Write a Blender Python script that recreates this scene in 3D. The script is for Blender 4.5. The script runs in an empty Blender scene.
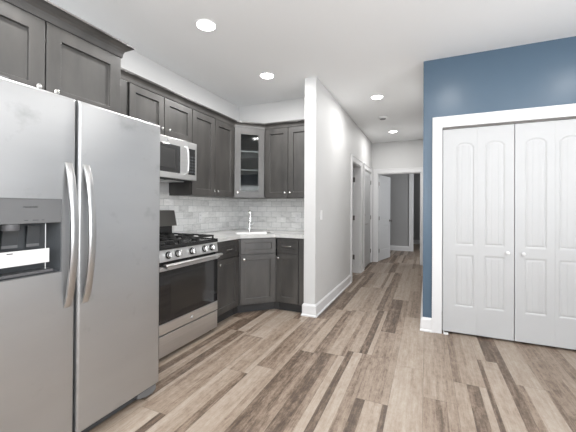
import bpy, bmesh, math, random
from mathutils import Matrix, Vector
random.seed(7)
S = bpy.context.scene
COL = S.collection

# ------------------------------------------------------------------ camera
cam_d = bpy.data.cameras.new('camera'); cam = bpy.data.objects.new('camera', cam_d); COL.objects.link(cam)
F = Vector((-0.40298613, 0.91519446, 0.00461346)); R = Vector((0.91520024, 0.40296042, 0.00560492)); U = Vector((-0.00327055, -0.00648094, 0.99997365))
m = Matrix.Identity(4)
for i in range(3):
    m[i][0] = R[i]; m[i][1] = U[i]; m[i][2] = -F[i]
m[2][3] = 1.242
cam.matrix_world = m
cam_d.sensor_width = 36; cam_d.lens = 315.192 * 36 / 576; cam_d.shift_y = -9.996 / 576
cam_d.clip_start = 0.05
S.camera = cam
# ------------------------------------------------------------------ world, window uplights, exposure
S.view_settings.view_transform = 'Standard'; S.view_settings.look = 'None'; S.view_settings.gamma = 1
S.view_settings.exposure = 0.13
S.view_settings.use_curve_mapping = False
W = bpy.data.worlds.new('world'); S.world = W; W.use_nodes = True
W.node_tree.nodes['Background'].inputs[0].default_value = (0.75, 0.85, 1, 1)
W.node_tree.nodes['Background'].inputs[1].default_value = 1.0
LIGHT = 1.0
def area(name, loc, direction, sx, sy, power, color=(1, 1, 1), parent=None, shape='RECTANGLE'):
    d = bpy.data.lights.new(name, 'AREA'); d.shape = shape; d.size = sx; d.size_y = sy; d.energy = power * LIGHT; d.color = color
    o = bpy.data.objects.new(name, d); COL.objects.link(o)
    o.location = loc; o.rotation_euler = Vector(direction).to_track_quat('-Z', 'Y').to_euler()
    if parent: o.parent = parent
    return o
area('rear_window_uplight', (-1.2, -3.05, 1.45), (0, 1, 2.2), 1.5, 1.7, 130, (0.97, 0.985, 1))  # rear pair: lamps added at unseen windows, aimed up to brighten the ceiling
area('rear_window_uplight', (1.3, -3.05, 1.45), (0, 1, 2.2), 1.5, 1.7, 95, (0.97, 0.985, 1))
area('side_window_uplight', (2.93, 0.2, 1.45), (-1, 0, 1.8), 1.7, 2.2, 150, (0.97, 0.985, 1))  # same upward fill, added at the unseen side window
CAN = 13.0

# ------------------------------------------------------------------ materials
MATS = {}
def mat(name, color, rough=0.5, metal=0.0, coat=0.0, spec=0.5, var=0.0, scale=(8, 8, 8), bump=0.0, emit=None, rvar=0.0, detail=3):
    M = bpy.data.materials.new(name); M.use_nodes = True; nt = M.node_tree; b = nt.nodes['Principled BSDF']
    b.inputs['Base Color'].default_value = (*color, 1); b.inputs['Roughness'].default_value = rough
    b.inputs['Metallic'].default_value = metal; b.inputs['Coat Weight'].default_value = coat
    b.inputs['Specular IOR Level'].default_value = spec
    tc = nt.nodes.new('ShaderNodeTexCoord'); mp = nt.nodes.new('ShaderNodeMapping'); mp.inputs['Scale'].default_value = scale
    n = nt.nodes.new('ShaderNodeTexNoise'); n.inputs['Scale'].default_value = 1; n.inputs['Detail'].default_value = detail
    nt.links.new(tc.outputs['Object'], mp.inputs[0]); nt.links.new(mp.outputs[0], n.inputs['Vector'])
    cr = nt.nodes.new('ShaderNodeValToRGB')
    cr.color_ramp.elements[0].position = 0.3; cr.color_ramp.elements[1].position = 0.7
    cr.color_ramp.elements[0].color = (*[c * (1 - var) for c in color], 1)
    cr.color_ramp.elements[1].color = (*[min(1, c * (1 + var)) for c in color], 1)
    nt.links.new(n.outputs['Fac'], cr.inputs[0]); nt.links.new(cr.outputs[0], b.inputs['Base Color'])
    if rvar:
        mr = nt.nodes.new('ShaderNodeMapRange'); mr.inputs[3].default_value = rough - rvar; mr.inputs[4].default_value = rough + rvar
        nt.links.new(n.outputs['Fac'], mr.inputs[0]); nt.links.new(mr.outputs[0], b.inputs['Roughness'])
    if bump:
        bp = nt.nodes.new('ShaderNodeBump'); bp.inputs['Strength'].default_value = bump; bp.inputs['Distance'].default_value = 0.002
        nt.links.new(n.outputs['Fac'], bp.inputs['Height']); nt.links.new(bp.outputs[0], b.inputs['Normal'])
    if emit:
        b.inputs['Emission Color'].default_value = (*emit[0], 1); b.inputs['Emission Strength'].default_value = emit[1]
    MATS[name] = M
    return M
wallm = mat('wall_paint', (0.60, 0.60, 0.597), 0.6, var=0.01, scale=(2, 2, 2))
ceilm = mat('ceiling_paint', (0.90, 0.91, 0.915), 0.7, var=0.01, scale=(1, 1, 1))
bluem = mat('blue_wall_paint', (0.071, 0.115, 0.165), 0.30, var=0.02, scale=(3, 3, 3))
trimm = mat('white_trim_paint', (0.72, 0.72, 0.725), 0.35, var=0.01)
doorm = mat('white_door_paint', (0.50, 0.505, 0.51), 0.40, var=0.01)
woodm = mat('stained_cabinet_wood', (0.049, 0.046, 0.043), 0.40, spec=0.9, var=0.42, scale=(7, 7, 2.0), bump=0.05, detail=6)
woodin = mat('cabinet_interior', (0.06, 0.055, 0.05), 0.6, var=0.1)
kickm = mat('toe_kick_wood', (0.035, 0.035, 0.036), 0.5, var=0.1)
steel = mat('brushed_stainless', (0.72, 0.72, 0.72), 0.36, 1.0, var=0.05, scale=(1.2, 1.2, 60), rvar=0.05)
steelf = mat('fridge_stainless', (0.50, 0.505, 0.51), 0.38, 0.85, var=0.04, scale=(1.5, 5, 5), rvar=0.02, detail=5)
handlem = mat('handle_stainless', (0.56, 0.56, 0.56), 0.30, 1.0)
darksteel = mat('dark_stainless', (0.22, 0.215, 0.205), 0.35, 1.0)
chrome = mat('polished_metal', (0.8, 0.8, 0.8), 0.18, 1.0)
nickel = mat('satin_nickel', (0.72, 0.71, 0.69), 0.25, 1.0)
blackgl = mat('black_glass', (0.012, 0.012, 0.013), 0.06, spec=0.6)
blackwin = mat('tinted_window_glass', (0.02, 0.019, 0.018), 0.12, spec=0.6)
blackm = mat('black_enamel', (0.015, 0.015, 0.016), 0.25)
irong = mat('cast_iron', (0.018, 0.018, 0.018), 0.5, bump=0.1, scale=(60, 60, 60))
dgray = mat('dark_grey_plastic', (0.06, 0.065, 0.07), 0.3, var=0.1)
sideg = mat('appliance_side_grey', (0.10, 0.10, 0.105), 0.5)
mgray = mat('grey_plastic', (0.15, 0.152, 0.155), 0.4)
white = mat('white_plastic', (0.82, 0.82, 0.82), 0.35)
slot = mat('dark_slot', (0.03, 0.03, 0.03), 0.5)
brass = mat('hinge_metal', (0.22, 0.21, 0.20), 0.35, 1.0)
gaskm = mat('rubber_gasket', (0.02, 0.02, 0.02), 0.7)
threshm = mat('dark_threshold_wood', (0.07, 0.045, 0.03), 0.4, var=0.2)
lens = mat('lamp_lens', (1, 1, 1), 0.5, emit=((1, 0.985, 0.96), 14))

def sticker_mat():
    M = bpy.data.materials.new('printed_label'); M.use_nodes = True; nt = M.node_tree; b = nt.nodes['Principled BSDF']
    b.inputs['Roughness'].default_value = 0.4; b.inputs['Base Color'].default_value = (0.78, 0.78, 0.77, 1)
    MATS['sticker'] = M
    return M
stick = sticker_mat()

def glass_mat():
    M = bpy.data.materials.new('clear_glass'); M.use_nodes = True; nt = M.node_tree
    nt.nodes.remove(nt.nodes['Principled BSDF']); out = nt.nodes['Material Output']
    t = nt.nodes.new('ShaderNodeBsdfTransparent'); g = nt.nodes.new('ShaderNodeBsdfGlossy'); g.inputs['Roughness'].default_value = 0.05
    mx = nt.nodes.new('ShaderNodeMixShader'); fr = nt.nodes.new('ShaderNodeFresnel'); fr.inputs[0].default_value = 1.25
    t.inputs[0].default_value = (0.9, 0.92, 0.92, 1)
    nt.links.new(fr.outputs[0], mx.inputs[0]); nt.links.new(t.outputs[0], mx.inputs[1]); nt.links.new(g.outputs[0], mx.inputs[2])
    nt.links.new(mx.outputs[0], out.inputs[0]); return M
glassm = glass_mat()

class NB:
    """tiny node-graph helper"""
    def __init__(s, name):
        s.M = bpy.data.materials.new(name); s.M.use_nodes = True; s.nt = s.M.node_tree; s.b = s.nt.nodes['Principled BSDF']
    def n(s, t, **k):
        o = s.nt.nodes.new(t)
        for a, v in k.items(): setattr(o, a, v)
        return o
    def l(s, a, b): s.nt.links.new(a, b)
    def math(s, op, a, b=None, c=None):
        o = s.n('ShaderNodeMath', operation=op)
        for i, v in enumerate((a, b, c)):
            if v is None: continue
            if hasattr(v, 'is_linked'): s.l(v, o.inputs[i])
            else: o.inputs[i].default_value = v
        return o.outputs[0]
    def white(s, x, y, z=0.0):
        c = s.n('ShaderNodeCombineXYZ'); w = s.n('ShaderNodeTexWhiteNoise', noise_dimensions='3D')
        for i, v in enumerate((x, y, z)):
            if hasattr(v, 'is_linked'): s.l(v, c.inputs[i])
            else: c.inputs[i].default_value = v
        s.l(c.outputs[0], w.inputs[0]); return w.outputs['Value']
    def noise(s, vec, scale, detail=4, rough=0.6):
        mp = s.n('ShaderNodeMapping'); mp.inputs['Scale'].default_value = scale; s.l(vec, mp.inputs[0])
        t = s.n('ShaderNodeTexNoise'); t.inputs['Scale'].default_value = 1; t.inputs['Detail'].default_value = detail; t.inputs['Roughness'].default_value = rough
        s.l(mp.outputs[0], t.inputs['Vector']); return t.outputs['Fac']
    def ramp(s, f, stops):
        r = s.n('ShaderNodeValToRGB'); e = r.color_ramp.elements
        while len(e) < len(stops): e.new(0.5)
        for el, (p, c) in zip(e, stops): el.position = p; el.color = (*c, 1)
        s.l(f, r.inputs[0]); return r.outputs[0]
    def mix(s, f, a, b, mode='MIX'):
        o = s.n('ShaderNodeMix', data_type='RGBA', blend_type=mode)
        for i, v in ((0, f), (6, a), (7, b)):
            if hasattr(v, 'is_linked'): s.l(v, o.inputs[i])
            elif i == 0: o.inputs[0].default_value = v
            else: o.inputs[i].default_value = (*v, 1)
        return o.outputs[2]

def floor_material():
    g = NB('multi_strip_wood_floor'); tc = g.n('ShaderNodeTexCoord'); sp = g.n('ShaderNodeSeparateXYZ'); g.l(tc.outputs['Object'], sp.inputs[0])
    X, Y = sp.outputs[0], sp.outputs[1]
    PW = 0.20
    u = g.math('DIVIDE', g.math('ADD', X, 10.02), PW); row = g.math('FLOOR', u); fx = g.math('FRACT', u)
    off = g.white(row, 3.1)
    v = g.math('ADD', g.math('DIVIDE', g.math('ADD', Y, 20.0), 1.22), g.math('MULTIPLY', off, 7.0)); seg = g.math('FLOOR', v); fy = g.math('FRACT', v)
    # inside each plank one or two strip edges at hashed places
    h1 = g.math('ADD', g.math('MULTIPLY', g.white(row, seg, 1.7), 0.36), 0.14)
    h2 = g.math('ADD', g.math('MULTIPLY', g.white(row, seg, 4.2), 0.30), 0.56)
    s1 = g.math('GREATER_THAN', fx, h1); s2 = g.math('GREATER_THAN', fx, h2)
    strip = g.math('ADD', s1, s2)
    tone = g.white(row, seg, g.math('ADD', strip, 0.37))
    vec = g.n('ShaderNodeCombineXYZ')
    g.l(g.math('ADD', X, g.math('MULTIPLY', tone, 13.0)), vec.inputs[0]); g.l(g.math('ADD', Y, g.math('MULTIPLY', tone, 31.0)), vec.inputs[1])
    grain = g.noise(vec.outputs[0], (38, 2.4, 1), 7, 0.78)
    blot = g.noise(vec.outputs[0], (26, 12, 1), 6, 0.85)
    f = g.math('ADD', g.math('MULTIPLY', g.math('POWER', tone, 0.8), 0.62), g.math('ADD', g.math('MULTIPLY', grain, 1.25), g.math('MULTIPLY', blot, 1.0)))
    f = g.math('SUBTRACT', f, 1.01)
    c = g.ramp(f, [(0.0, (0.060, 0.039, 0.027)), (0.2, (0.120, 0.084, 0.060)), (0.38, (0.235, 0.176, 0.132)), (0.62, (0.325, 0.262, 0.207)), (1.0, (0.43, 0.375, 0.32))])
    # seams
    ex = g.math('LESS_THAN', g.math('MINIMUM', fx, g.math('SUBTRACT', 1.0, fx)), 0.007)
    ey = g.math('LESS_THAN', g.math('MINIMUM', fy, g.math('SUBTRACT', 1.0, fy)), 0.0012)
    c = g.mix(g.math('MULTIPLY', g.math('MAXIMUM', ex, ey), 0.45), c, (0.06, 0.04, 0.03))
    g.l(c, g.b.inputs['Base Color'])
    r = g.n('ShaderNodeMapRange'); r.inputs[3].default_value = 0.34; r.inputs[4].default_value = 0.55; g.l(grain, r.inputs[0]); g.l(r.outputs[0], g.b.inputs['Roughness'])
    bp = g.n('ShaderNodeBump'); bp.inputs['Strength'].default_value = 0.12; bp.inputs['Distance'].default_value = 0.002; g.l(grain, bp.inputs['Height']); g.l(bp.outputs[0], g.b.inputs['Normal'])
    return g.M
floorm = floor_material()

def tile_material(axis):
    g = NB('marble_subway_tile_' + axis); tc = g.n('ShaderNodeTexCoord'); sp = g.n('ShaderNodeSeparateXYZ'); g.l(tc.outputs['Object'], sp.inputs[0])
    X = sp.outputs[1] if axis == 'left' else sp.outputs[0]; Z = sp.outputs[2]
    TW, TH = 0.152, 0.0735
    vz = g.math('DIVIDE', g.math('SUBTRACT', Z, 0.005), TH); row = g.math('FLOOR', vz); fz = g.math('FRACT', vz)
    u = g.math('ADD', g.math('DIVIDE', g.math('ADD', X, 10.0), TW), g.math('MULTIPLY', g.math('MODULO', row, 2.0), 0.5)); cl = g.math('FLOOR', u); fx = g.math('FRACT', u)
    tone = g.white(row, cl, 0.5)
    vec = g.n('ShaderNodeCombineXYZ'); g.l(g.math('ADD', X, g.math('MULTIPLY', tone, 9.0)), vec.inputs[0]); g.l(Z, vec.inputs[1]); g.l(g.math('MULTIPLY', tone, 5.0), vec.inputs[2])
    vein = g.noise(vec.outputs[0], (9, 22, 1), 7, 0.7)
    f = g.math('ADD', g.math('MULTIPLY', tone, 0.50), g.math('SUBTRACT', g.math('MULTIPLY', vein, 1.3), 0.27))
    c = g.ramp(f, [(0.25, (0.56, 0.56, 0.55)), (0.5, (0.74, 0.74, 0.73)), (0.78, (0.82, 0.82, 0.81)), (0.98, (0.92, 0.92, 0.91))])
    ez = g.math('LESS_THAN', g.math('MINIMUM', fz, g.math('SUBTRACT', 1.0, fz)), 0.022)
    ex = g.math('LESS_THAN', g.math('MINIMUM', fx, g.math('SUBTRACT', 1.0, fx)), 0.011)
    e = g.math('MAXIMUM', ex, ez)
    c = g.mix(g.math('MULTIPLY', e, 0.75), c, (0.30, 0.34, 0.335)); g.l(c, g.b.inputs['Base Color'])
    g.b.inputs['Roughness'].default_value = 0.28
    bp = g.n('ShaderNodeBump'); bp.inputs['Strength'].default_value = 0.4; bp.inputs['Distance'].default_value = 0.002; bp.invert = True
    g.l(e, bp.inputs['Height']); g.l(bp.outputs[0], g.b.inputs['Normal'])
    return g.M
def quartz_material():
    g = NB('pale_quartz'); tc = g.n('ShaderNodeTexCoord')
    a = g.noise(tc.outputs['Object'], (6, 6, 6), 8, 0.7)
    c = g.ramp(a, [(0.3, (0.44, 0.44, 0.43)), (0.55, (0.56, 0.56, 0.55)), (0.75, (0.62, 0.62, 0.61))]); g.l(c, g.b.inputs['Base Color'])
    g.b.inputs['Roughness'].default_value = 0.22; return g.M
quartz = quartz_material()
# fridge doors carry a few darker finger smudges
def smudge(M):
    nt = M.node_tree; b = nt.nodes['Principled BSDF']; tc = nt.nodes.new('ShaderNodeTexCoord')
    mp = nt.nodes.new('ShaderNodeMapping'); mp.inputs['Scale'].default_value = (4, 3, 5); mp.inputs['Rotation'].default_value = (0.5, 0, 0)
    n = nt.nodes.new('ShaderNodeTexNoise'); n.inputs['Scale'].default_value = 1.3; n.inputs['Detail'].default_value = 6; n.inputs['Roughness'].default_value = 0.6
    nt.links.new(tc.outputs['Object'], mp.inputs[0]); nt.links.new(mp.outputs[0], n.inputs['Vector'])
    r = nt.nodes.new('ShaderNodeValToRGB'); r.color_ramp.elements[0].position = 0.60; r.color_ramp.elements[1].position = 0.75
    r.color_ramp.elements[0].color = (1, 1, 1, 1); r.color_ramp.elements[1].color = (0.80, 0.80, 0.80, 1)
    nt.links.new(n.outputs['Fac'], r.inputs[0])
    old = b.inputs['Base Color'].links[0].from_socket
    mx = nt.nodes.new('ShaderNodeMix'); mx.data_type = 'RGBA'; mx.blend_type = 'MULTIPLY'; mx.inputs[0].default_value = 1
    nt.links.new(old, mx.inputs[6]); nt.links.new(r.outputs[0], mx.inputs[7]); nt.links.new(mx.outputs[2], b.inputs['Base Color'])
smudge(steelf)

# ------------------------------------------------------------------ mesh helpers
def box(bm, x0, x1, y0, y1, z0, z1, mi=0):
    v = [bm.verts.new((x, y, z)) for x in (x0, x1) for y in (y0, y1) for z in (z0, z1)]
    for f in ((0, 1, 3, 2), (4, 6, 7, 5), (0, 4, 5, 1), (2, 3, 7, 6), (0, 2, 6, 4), (1, 5, 7, 3)):
        fc = bm.faces.new([v[i] for i in f]); fc.material_index = mi
    return v
def boxes(*bs):
    bm = bmesh.new()
    for b in bs: box(bm, *b)
    return bm
def prism(bm, pts, z0, z1):
    a = [bm.verts.new((x, y, z0)) for x, y in pts]; b = [bm.verts.new((x, y, z1)) for x, y in pts]; n = len(pts)
    bm.faces.new(a[::-1]); bm.faces.new(b)
    for i in range(n): bm.faces.new((a[i], a[(i + 1) % n], b[(i + 1) % n], b[i]))
def prism_ax(bm, pts, t0, t1, axis):
    """extrude a 2D outline along an axis: axis 'x': pts are (y,z); axis 'y': pts are (x,z)"""
    def P(p, t): return (t, p[0], p[1]) if axis == 'x' else (p[0], t, p[1])
    a = [bm.verts.new(P(p, t0)) for p in pts]; b = [bm.verts.new(P(p, t1)) for p in pts]; n = len(pts)
    bm.faces.new(a[::-1]); bm.faces.new(b)
    for i in range(n): bm.faces.new((a[i], a[(i + 1) % n], b[(i + 1) % n], b[i]))
def sweep(bm, path, prof, closed_prof=True):
    """profile (offset to the right of travel, z) swept along a 2D path with mitred corners"""
    rings = []
    for i, p in enumerate(path):
        p = Vector(p); d0 = (p - Vector(path[i - 1])).normalized() if i else None
        d1 = (Vector(path[i + 1]) - p).normalized() if i < len(path) - 1 else None
        n0 = Vector((d0.y, -d0.x)) if d0 else None; n1 = Vector((d1.y, -d1.x)) if d1 else None
        if n0 is None: nn = n1
        elif n1 is None: nn = n0
        else:
            nn = (n0 + n1).normalized(); nn = nn / max(0.3, nn.dot(n0))
        rings.append([bm.verts.new((p.x + nn.x * o, p.y + nn.y * o, z)) for o, z in prof])
    k = len(prof)
    for a, b in zip(rings, rings[1:]):
        for i in range(k if closed_prof else k - 1):
            bm.faces.new((a[i], a[(i + 1) % k], b[(i + 1) % k], b[i]))
    bm.faces.new(rings[0][::-1]); bm.faces.new(rings[-1])
def tube(bm, pts, rad, seg=12, caps=True):
    """round tube through 3D points; rad scalar or list (may be (a,b) for an oval)"""
    pts = [Vector(p) for p in pts]; rings = []
    up = Vector((0, 0, 1))
    t0 = (pts[1] - pts[0]).normalized()
    ref = Vector((1, 0, 0)) if abs(t0.x) < 0.9 else Vector((0, 1, 0))
    nrm = (ref - t0 * ref.dot(t0)).normalized()
    for i, p in enumerate(pts):
        t = ((pts[min(i + 1, len(pts) - 1)] - pts[max(i - 1, 0)])).normalized()
        nrm = (nrm - t * nrm.dot(t)).normalized(); bn = t.cross(nrm)
        r = rad[i] if isinstance(rad, list) else rad
        ra, rb = r if isinstance(r, tuple) else (r, r)
        rings.append([bm.verts.new(p + nrm * ra * math.cos(2 * math.pi * k / seg) + bn * rb * math.sin(2 * math.pi * k / seg)) for k in range(seg)])
    for a, b in zip(rings, rings[1:]):
        for k in range(seg): bm.faces.new((a[k], a[(k + 1) % seg], b[(k + 1) % seg], b[k]))
    if caps: bm.faces.new(rings[0][::-1]); bm.faces.new(rings[-1])
def lathe(bm, prof, M=None, seg=20):
    """prof: (r, h) about local z, then transformed by M"""
    M = M or Matrix.Identity(4); rings = []
    for r, h in prof:
        rings.append([bm.verts.new(M @ Vector((r * math.cos(2 * math.pi * k / seg), r * math.sin(2 * math.pi * k / seg), h))) for k in range(seg)])
    for a, b in zip(rings, rings[1:]):
        for k in range(seg): bm.faces.new((a[k], a[(k + 1) % seg], b[(k + 1) % seg], b[k]))
    bm.faces.new(rings[0][::-1]); bm.faces.new(rings[-1])
def AX(loc, direction):
    return Matrix.Translation(loc) @ Vector(direction).to_track_quat('Z', 'Y').to_matrix().to_4x4()
def shaker(bm, x0, x1, z0, z1, rail=0.068, y0=0.0, th=0.02, rec=0.014, railz=None):
    """recessed-panel door, front at y0, facing -y"""
    rz = rail if railz is None else railz
    def rect(a, b, c, d, y): return [bm.verts.new(p) for p in ((a, y, c), (b, y, c), (b, y, d), (a, y, d))]
    o = rect(x0, x1, z0, z1, y0); i1 = rect(x0 + rail, x1 - rail, z0 + rz, z1 - rz, y0)
    i2 = rect(x0 + rail + .003, x1 - rail - .003, z0 + rz + .003, z1 - rz - .003, y0 + rec); bk = rect(x0, x1, z0, z1, y0 + th)
    for A, B in ((o, i1), (i1, i2), (bk, o)):
        for k in range(4): bm.faces.new((A[k], A[(k + 1) % 4], B[(k + 1) % 4], B[k]))
    bm.faces.new(i2); bm.faces.new(bk[::-1])
def finish(name, bm, material, parent=None, bevel=0.0, smooth=False, loc=None, seg=2):
    bmesh.ops.recalc_face_normals(bm, faces=bm.faces)
    me = bpy.data.meshes.new(name); bm.to_mesh(me); bm.free()
    for mm in (material if isinstance(material, (list, tuple)) else [material]): me.materials.append(mm)
    o = bpy.data.objects.new(name, me); COL.objects.link(o)
    if parent: o.parent = parent
    if loc: o.location = loc
    if smooth:
        for p in me.polygons: p.use_smooth = True
        me.set_sharp_from_angle(angle=math.radians(38))
    if bevel:
        b = o.modifiers.new('bevel', 'BEVEL'); b.width = bevel; b.segments = seg; b.limit_method = 'ANGLE'; b.angle_limit = math.radians(40); b.harden_normals = False
    return o
def thing(name, label, cat, loc=(0, 0, 0), rot=0.0, group=None):
    o = bpy.data.objects.new(name, None); o.empty_display_size = 0.1; COL.objects.link(o)
    o.location = loc; o.rotation_euler = (0, 0, rot); tag(o, label, cat, group); return o
def tag(o, label, cat, group=None):
    o['label'] = label; o['category'] = cat
    if group: o['group'] = group
    return o
def struct(o, label=None, cat=None):
    o['kind'] = 'structure'
    if label: o['label'] = label
    if cat: o['category'] = cat
    return o
def copy_tree(o, parent=None):
    c = o.copy(); COL.objects.link(c)
    if parent: c.parent = parent
    for ch in list(o.children): copy_tree(ch, c)
    return c
def text_mesh(name, s, size, M, material, parent, extrude=0.0006, shear=0.0):
    cu = bpy.data.curves.new('tmp', 'FONT'); cu.body = s; cu.size = size; cu.extrude = extrude; cu.align_x = 'CENTER'; cu.align_y = 'CENTER'; cu.shear = shear
    t = bpy.data.objects.new('tmp', cu); COL.objects.link(t)
    dg = bpy.context.evaluated_depsgraph_get(); me = bpy.data.meshes.new_from_object(t.evaluated_get(dg)); bpy.data.objects.remove(t)
    me.transform(M); me.materials.clear(); me.materials.append(material); me.name = name
    o = bpy.data.objects.new(name, me); COL.objects.link(o); o.parent = parent; return o
def knob(parent, x, z, y=0.0, label=None, r=0.0155):
    bm = bmesh.new(); lathe(bm, [(0.006, 0), (0.0055, 0.012), (r * .8, 0.016), (r, 0.022), (r * .9, 0.028), (r * .5, 0.031)], AX((x, y, z), (0, -1, 0)), 16)
    return finish('knob', bm, nickel, parent, smooth=True)
def bar_pull(parent, x, z, y=0.0, w=0.11):
    bm = bmesh.new(); pts = []
    for k in range(11):
        t = k / 10; pts.append((x - w / 2 + w * t, y - 0.026 - 0.006 * math.sin(math.pi * t), z))
    tube(bm, [(x - w / 2, y, z), (x - w / 2, y - 0.016, z)] + pts + [(x + w / 2, y - 0.016, z), (x + w / 2, y, z)], 0.005, 8)
    return finish('drawer_pull', bm, nickel, parent, smooth=True)

# ------------------------------------------------------------------ dimensions
H = 2.74
XL = -2.576; YK = 4.015; XW = -1.159; XWK = -1.297; YW = 3.411; YH = 7.455; XB = -0.035; YB = 3.492
XR = 3.0; YS = -3.1; YN = 12.0
# ------------------------------------------------------------------ structure
struct(finish('floor', boxes((XL - .3, XR + .2, YS - .2, YN + .3, -0.05, 0)), floorm), 'wood look plank floor in mixed light tan and dark brown strips', 'floor')
struct(finish('ceiling', boxes((XL - .3, XR + .2, YS - .2, YN + .3, H, H + 0.05)), ceilm), 'smooth white ceiling with recessed lights', 'ceiling')
struct(finish('wall_left', boxes((XL - .12, XL, YS - .12, 7.6, 0, H)), wallm), 'white wall behind the fridge, range and left cabinets', 'wall')
struct(finish('wall_kitchen_back', boxes((XL, XWK, YK, YK + .12, 0, H)), wallm), 'white wall above the corner cabinets and sink', 'wall')
# partition with doorways
D1 = (5.30, 6.05); D2 = (6.44, 7.27); DH = 2.03
struct(finish('wall_partition', boxes((XWK, XW, YW, D1[0], 0, H), (XWK, XW, D1[0], D1[1], DH, H), (XWK, XW, D1[1], D2[0], 0, H), (XWK, XW, D2[0], D2[1], DH, H), (XWK, XW, D2[1], YH + .12, 0, H)), wallm), 'white partition wall between kitchen and hallway with two doorways', 'wall')
EO = (-1.045, -0.118)
struct(finish('wall_hall_end', boxes((XL, EO[0], YH, YH + .12, 0, H), (EO[1], 2.6, YH, YH + .12, 0, H), (EO[0], EO[1], YH, YH + .12, DH, H)), wallm), 'pale wall above the doorway at the end of the hallway', 'wall')
# closet wall (blue on the room side), closet opening
CO = (0.14, 1.345); CH = 2.045
bm = bmesh.new()
for b in ((XB, CO[0], YB, YB + .115, 0, H), (CO[1], XR, YB, YB + .115, 0, H), (CO[0], CO[1], YB, YB + .115, CH, H)): box(bm, *b)
for f in bm.faces:
    f.normal_update()
bmesh.ops.recalc_face_normals(bm, faces=bm.faces)
for f in bm.faces:
    if f.normal.y < -0.5: f.material_index = 1
struct(finish('wall_closet_blue', bm, [wallm, bluem]), 'slate blue wall around the white closet doors', 'wall')
struct(finish('wall_hall_right', boxes((XB, XB + .115, YB + .115, YH, 0, H)), wallm), 'white right wall of the hallway behind the blue wall', 'wall')
struct(finish('wall_closet_back', boxes((XB + .115, 1.6, 4.25, 4.35, 0, H), (1.6, 1.7, YB + .115, 4.35, 0, H)), wallm), 'white inside walls of the closet', 'wall')
struct(finish('wall_right', boxes((XR, XR + .12, YS - .12, -0.95, 0, H), (XR, XR + .12, 1.35, YB + .2, 0, H), (XR, XR + .12, -0.95, 1.35, 0, .55), (XR, XR + .12, -0.95, 1.35, 2.35, H)), wallm), 'white right wall of the front room with a window', 'wall')
struct(finish('wall_rear', boxes((XL, -2.0, YS - .12, YS, 0, H), (-0.4, 0.5, YS - .12, YS, 0, H), (2.1, XR, YS - .12, YS, 0, H), (-2.0, -0.4, YS - .12, YS, 0, .55), (-2.0, -0.4, YS - .12, YS, 2.35, H), (0.5, 2.1, YS - .12, YS, 0, .55), (0.5, 2.1, YS - .12, YS, 2.35, H)), wallm), 'white rear wall of the front room with two windows', 'wall')
# far rooms past the hallway
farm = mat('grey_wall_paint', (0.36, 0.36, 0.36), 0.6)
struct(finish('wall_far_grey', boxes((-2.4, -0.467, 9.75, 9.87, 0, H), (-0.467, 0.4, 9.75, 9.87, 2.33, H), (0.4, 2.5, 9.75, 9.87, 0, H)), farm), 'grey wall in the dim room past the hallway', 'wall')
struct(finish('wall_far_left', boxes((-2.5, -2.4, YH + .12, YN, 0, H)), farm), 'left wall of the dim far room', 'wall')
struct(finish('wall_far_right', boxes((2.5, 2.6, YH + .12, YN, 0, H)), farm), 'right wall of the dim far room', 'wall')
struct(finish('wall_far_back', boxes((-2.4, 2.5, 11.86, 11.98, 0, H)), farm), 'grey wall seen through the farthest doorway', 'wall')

# baseboards: profile with shoe moulding
BP = [(0, 0), (0.026, 0), (0.026, 0.012), (0.015, 0.022), (0.015, 0.118), (0.009, 0.130), (0.004, 0.138), (0, 0.138)]
def baseboard(name, path, label):
    bm = bmesh.new(); sweep(bm, path, BP); return struct(finish(name, bm, trimm), label, 'baseboard')
CW = 0.09
baseboard('baseboard_partition', [(XWK, 3.411 + .02), (XWK, YW), (XW, YW), (XW, D1[0] - CW)][:], 'white baseboard wrapping the end of the partition wall')
baseboard('baseboard_hall_left', [(XW, D1[1] + CW), (XW, D2[0] - CW)], 'short white baseboard between the two hallway doors')
baseboard('baseboard_blue', [(XB, YB + .115 + 3.7), (XB, YB), (CO[0] - CW, YB)], 'white baseboard at the foot of the blue wall corner')
baseboard('baseboard_blue_right', [(CO[1] + CW, YB), (XR, YB)], 'white baseboard right of the closet')
baseboard('baseboard_far', [(-2.4, 9.75), (-0.467, 9.75)], 'white baseboard under the grey far wall')
baseboard('baseboard_farthest', [(-2.3, 11.86), (2.5, 11.86)], 'white baseboard through the farthest doorway')
baseboard('baseboard_right', [(XR, YB), (XR, YS)], 'white baseboard on the right wall')

# casings (flat boards with an inner step)
def casing(name, x0, x1, h, label, loc=(0, 0, 0), rot=0, wl=CW, wr=CW, wt=0.105, depth=.115, jamb=True):
    """opening from x0 to x1 in the local x direction, wall face at y=0 facing -y"""
    bm = bmesh.new()
    for (a, b) in ((x0 - wl, x0), (x1, x1 + wr)):
        inner = b if a < x0 - .001 else a
        box(bm, a, b, -0.018, 0, 0, h + (wt if True else 0))
    box(bm, x0, x1, -0.018, 0, h, h + wt)
    box(bm, x0 - wl, x1 + wr, -0.026, -0.018, h + wt - 0.022, h + wt)
    for (a, b) in ((x0 - wl, x0 - wl + .018), (x1 + wr - .018, x1 + wr)): box(bm, a, b, -0.024, -0.018, 0, h + wt - .022)
    if jamb:
        box(bm, x0 - .001, x0 + .016, 0, depth, 0, h); box(bm, x1 - .016, x1 + .001, 0, depth, 0, h); box(bm, x0 + .016, x1 - .016, 0, depth, h - .016, h + .001)
    return struct(finish(name, bm, trimm, bevel=0.003, loc=loc), label, 'trim')
def rotz(o, a): o.rotation_euler = (0, 0, a); return o
casing('trim_closet', CO[0], CO[1], CH, 'white casing around the bifold closet doors', (0, YB, 0), jamb=False)
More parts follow.
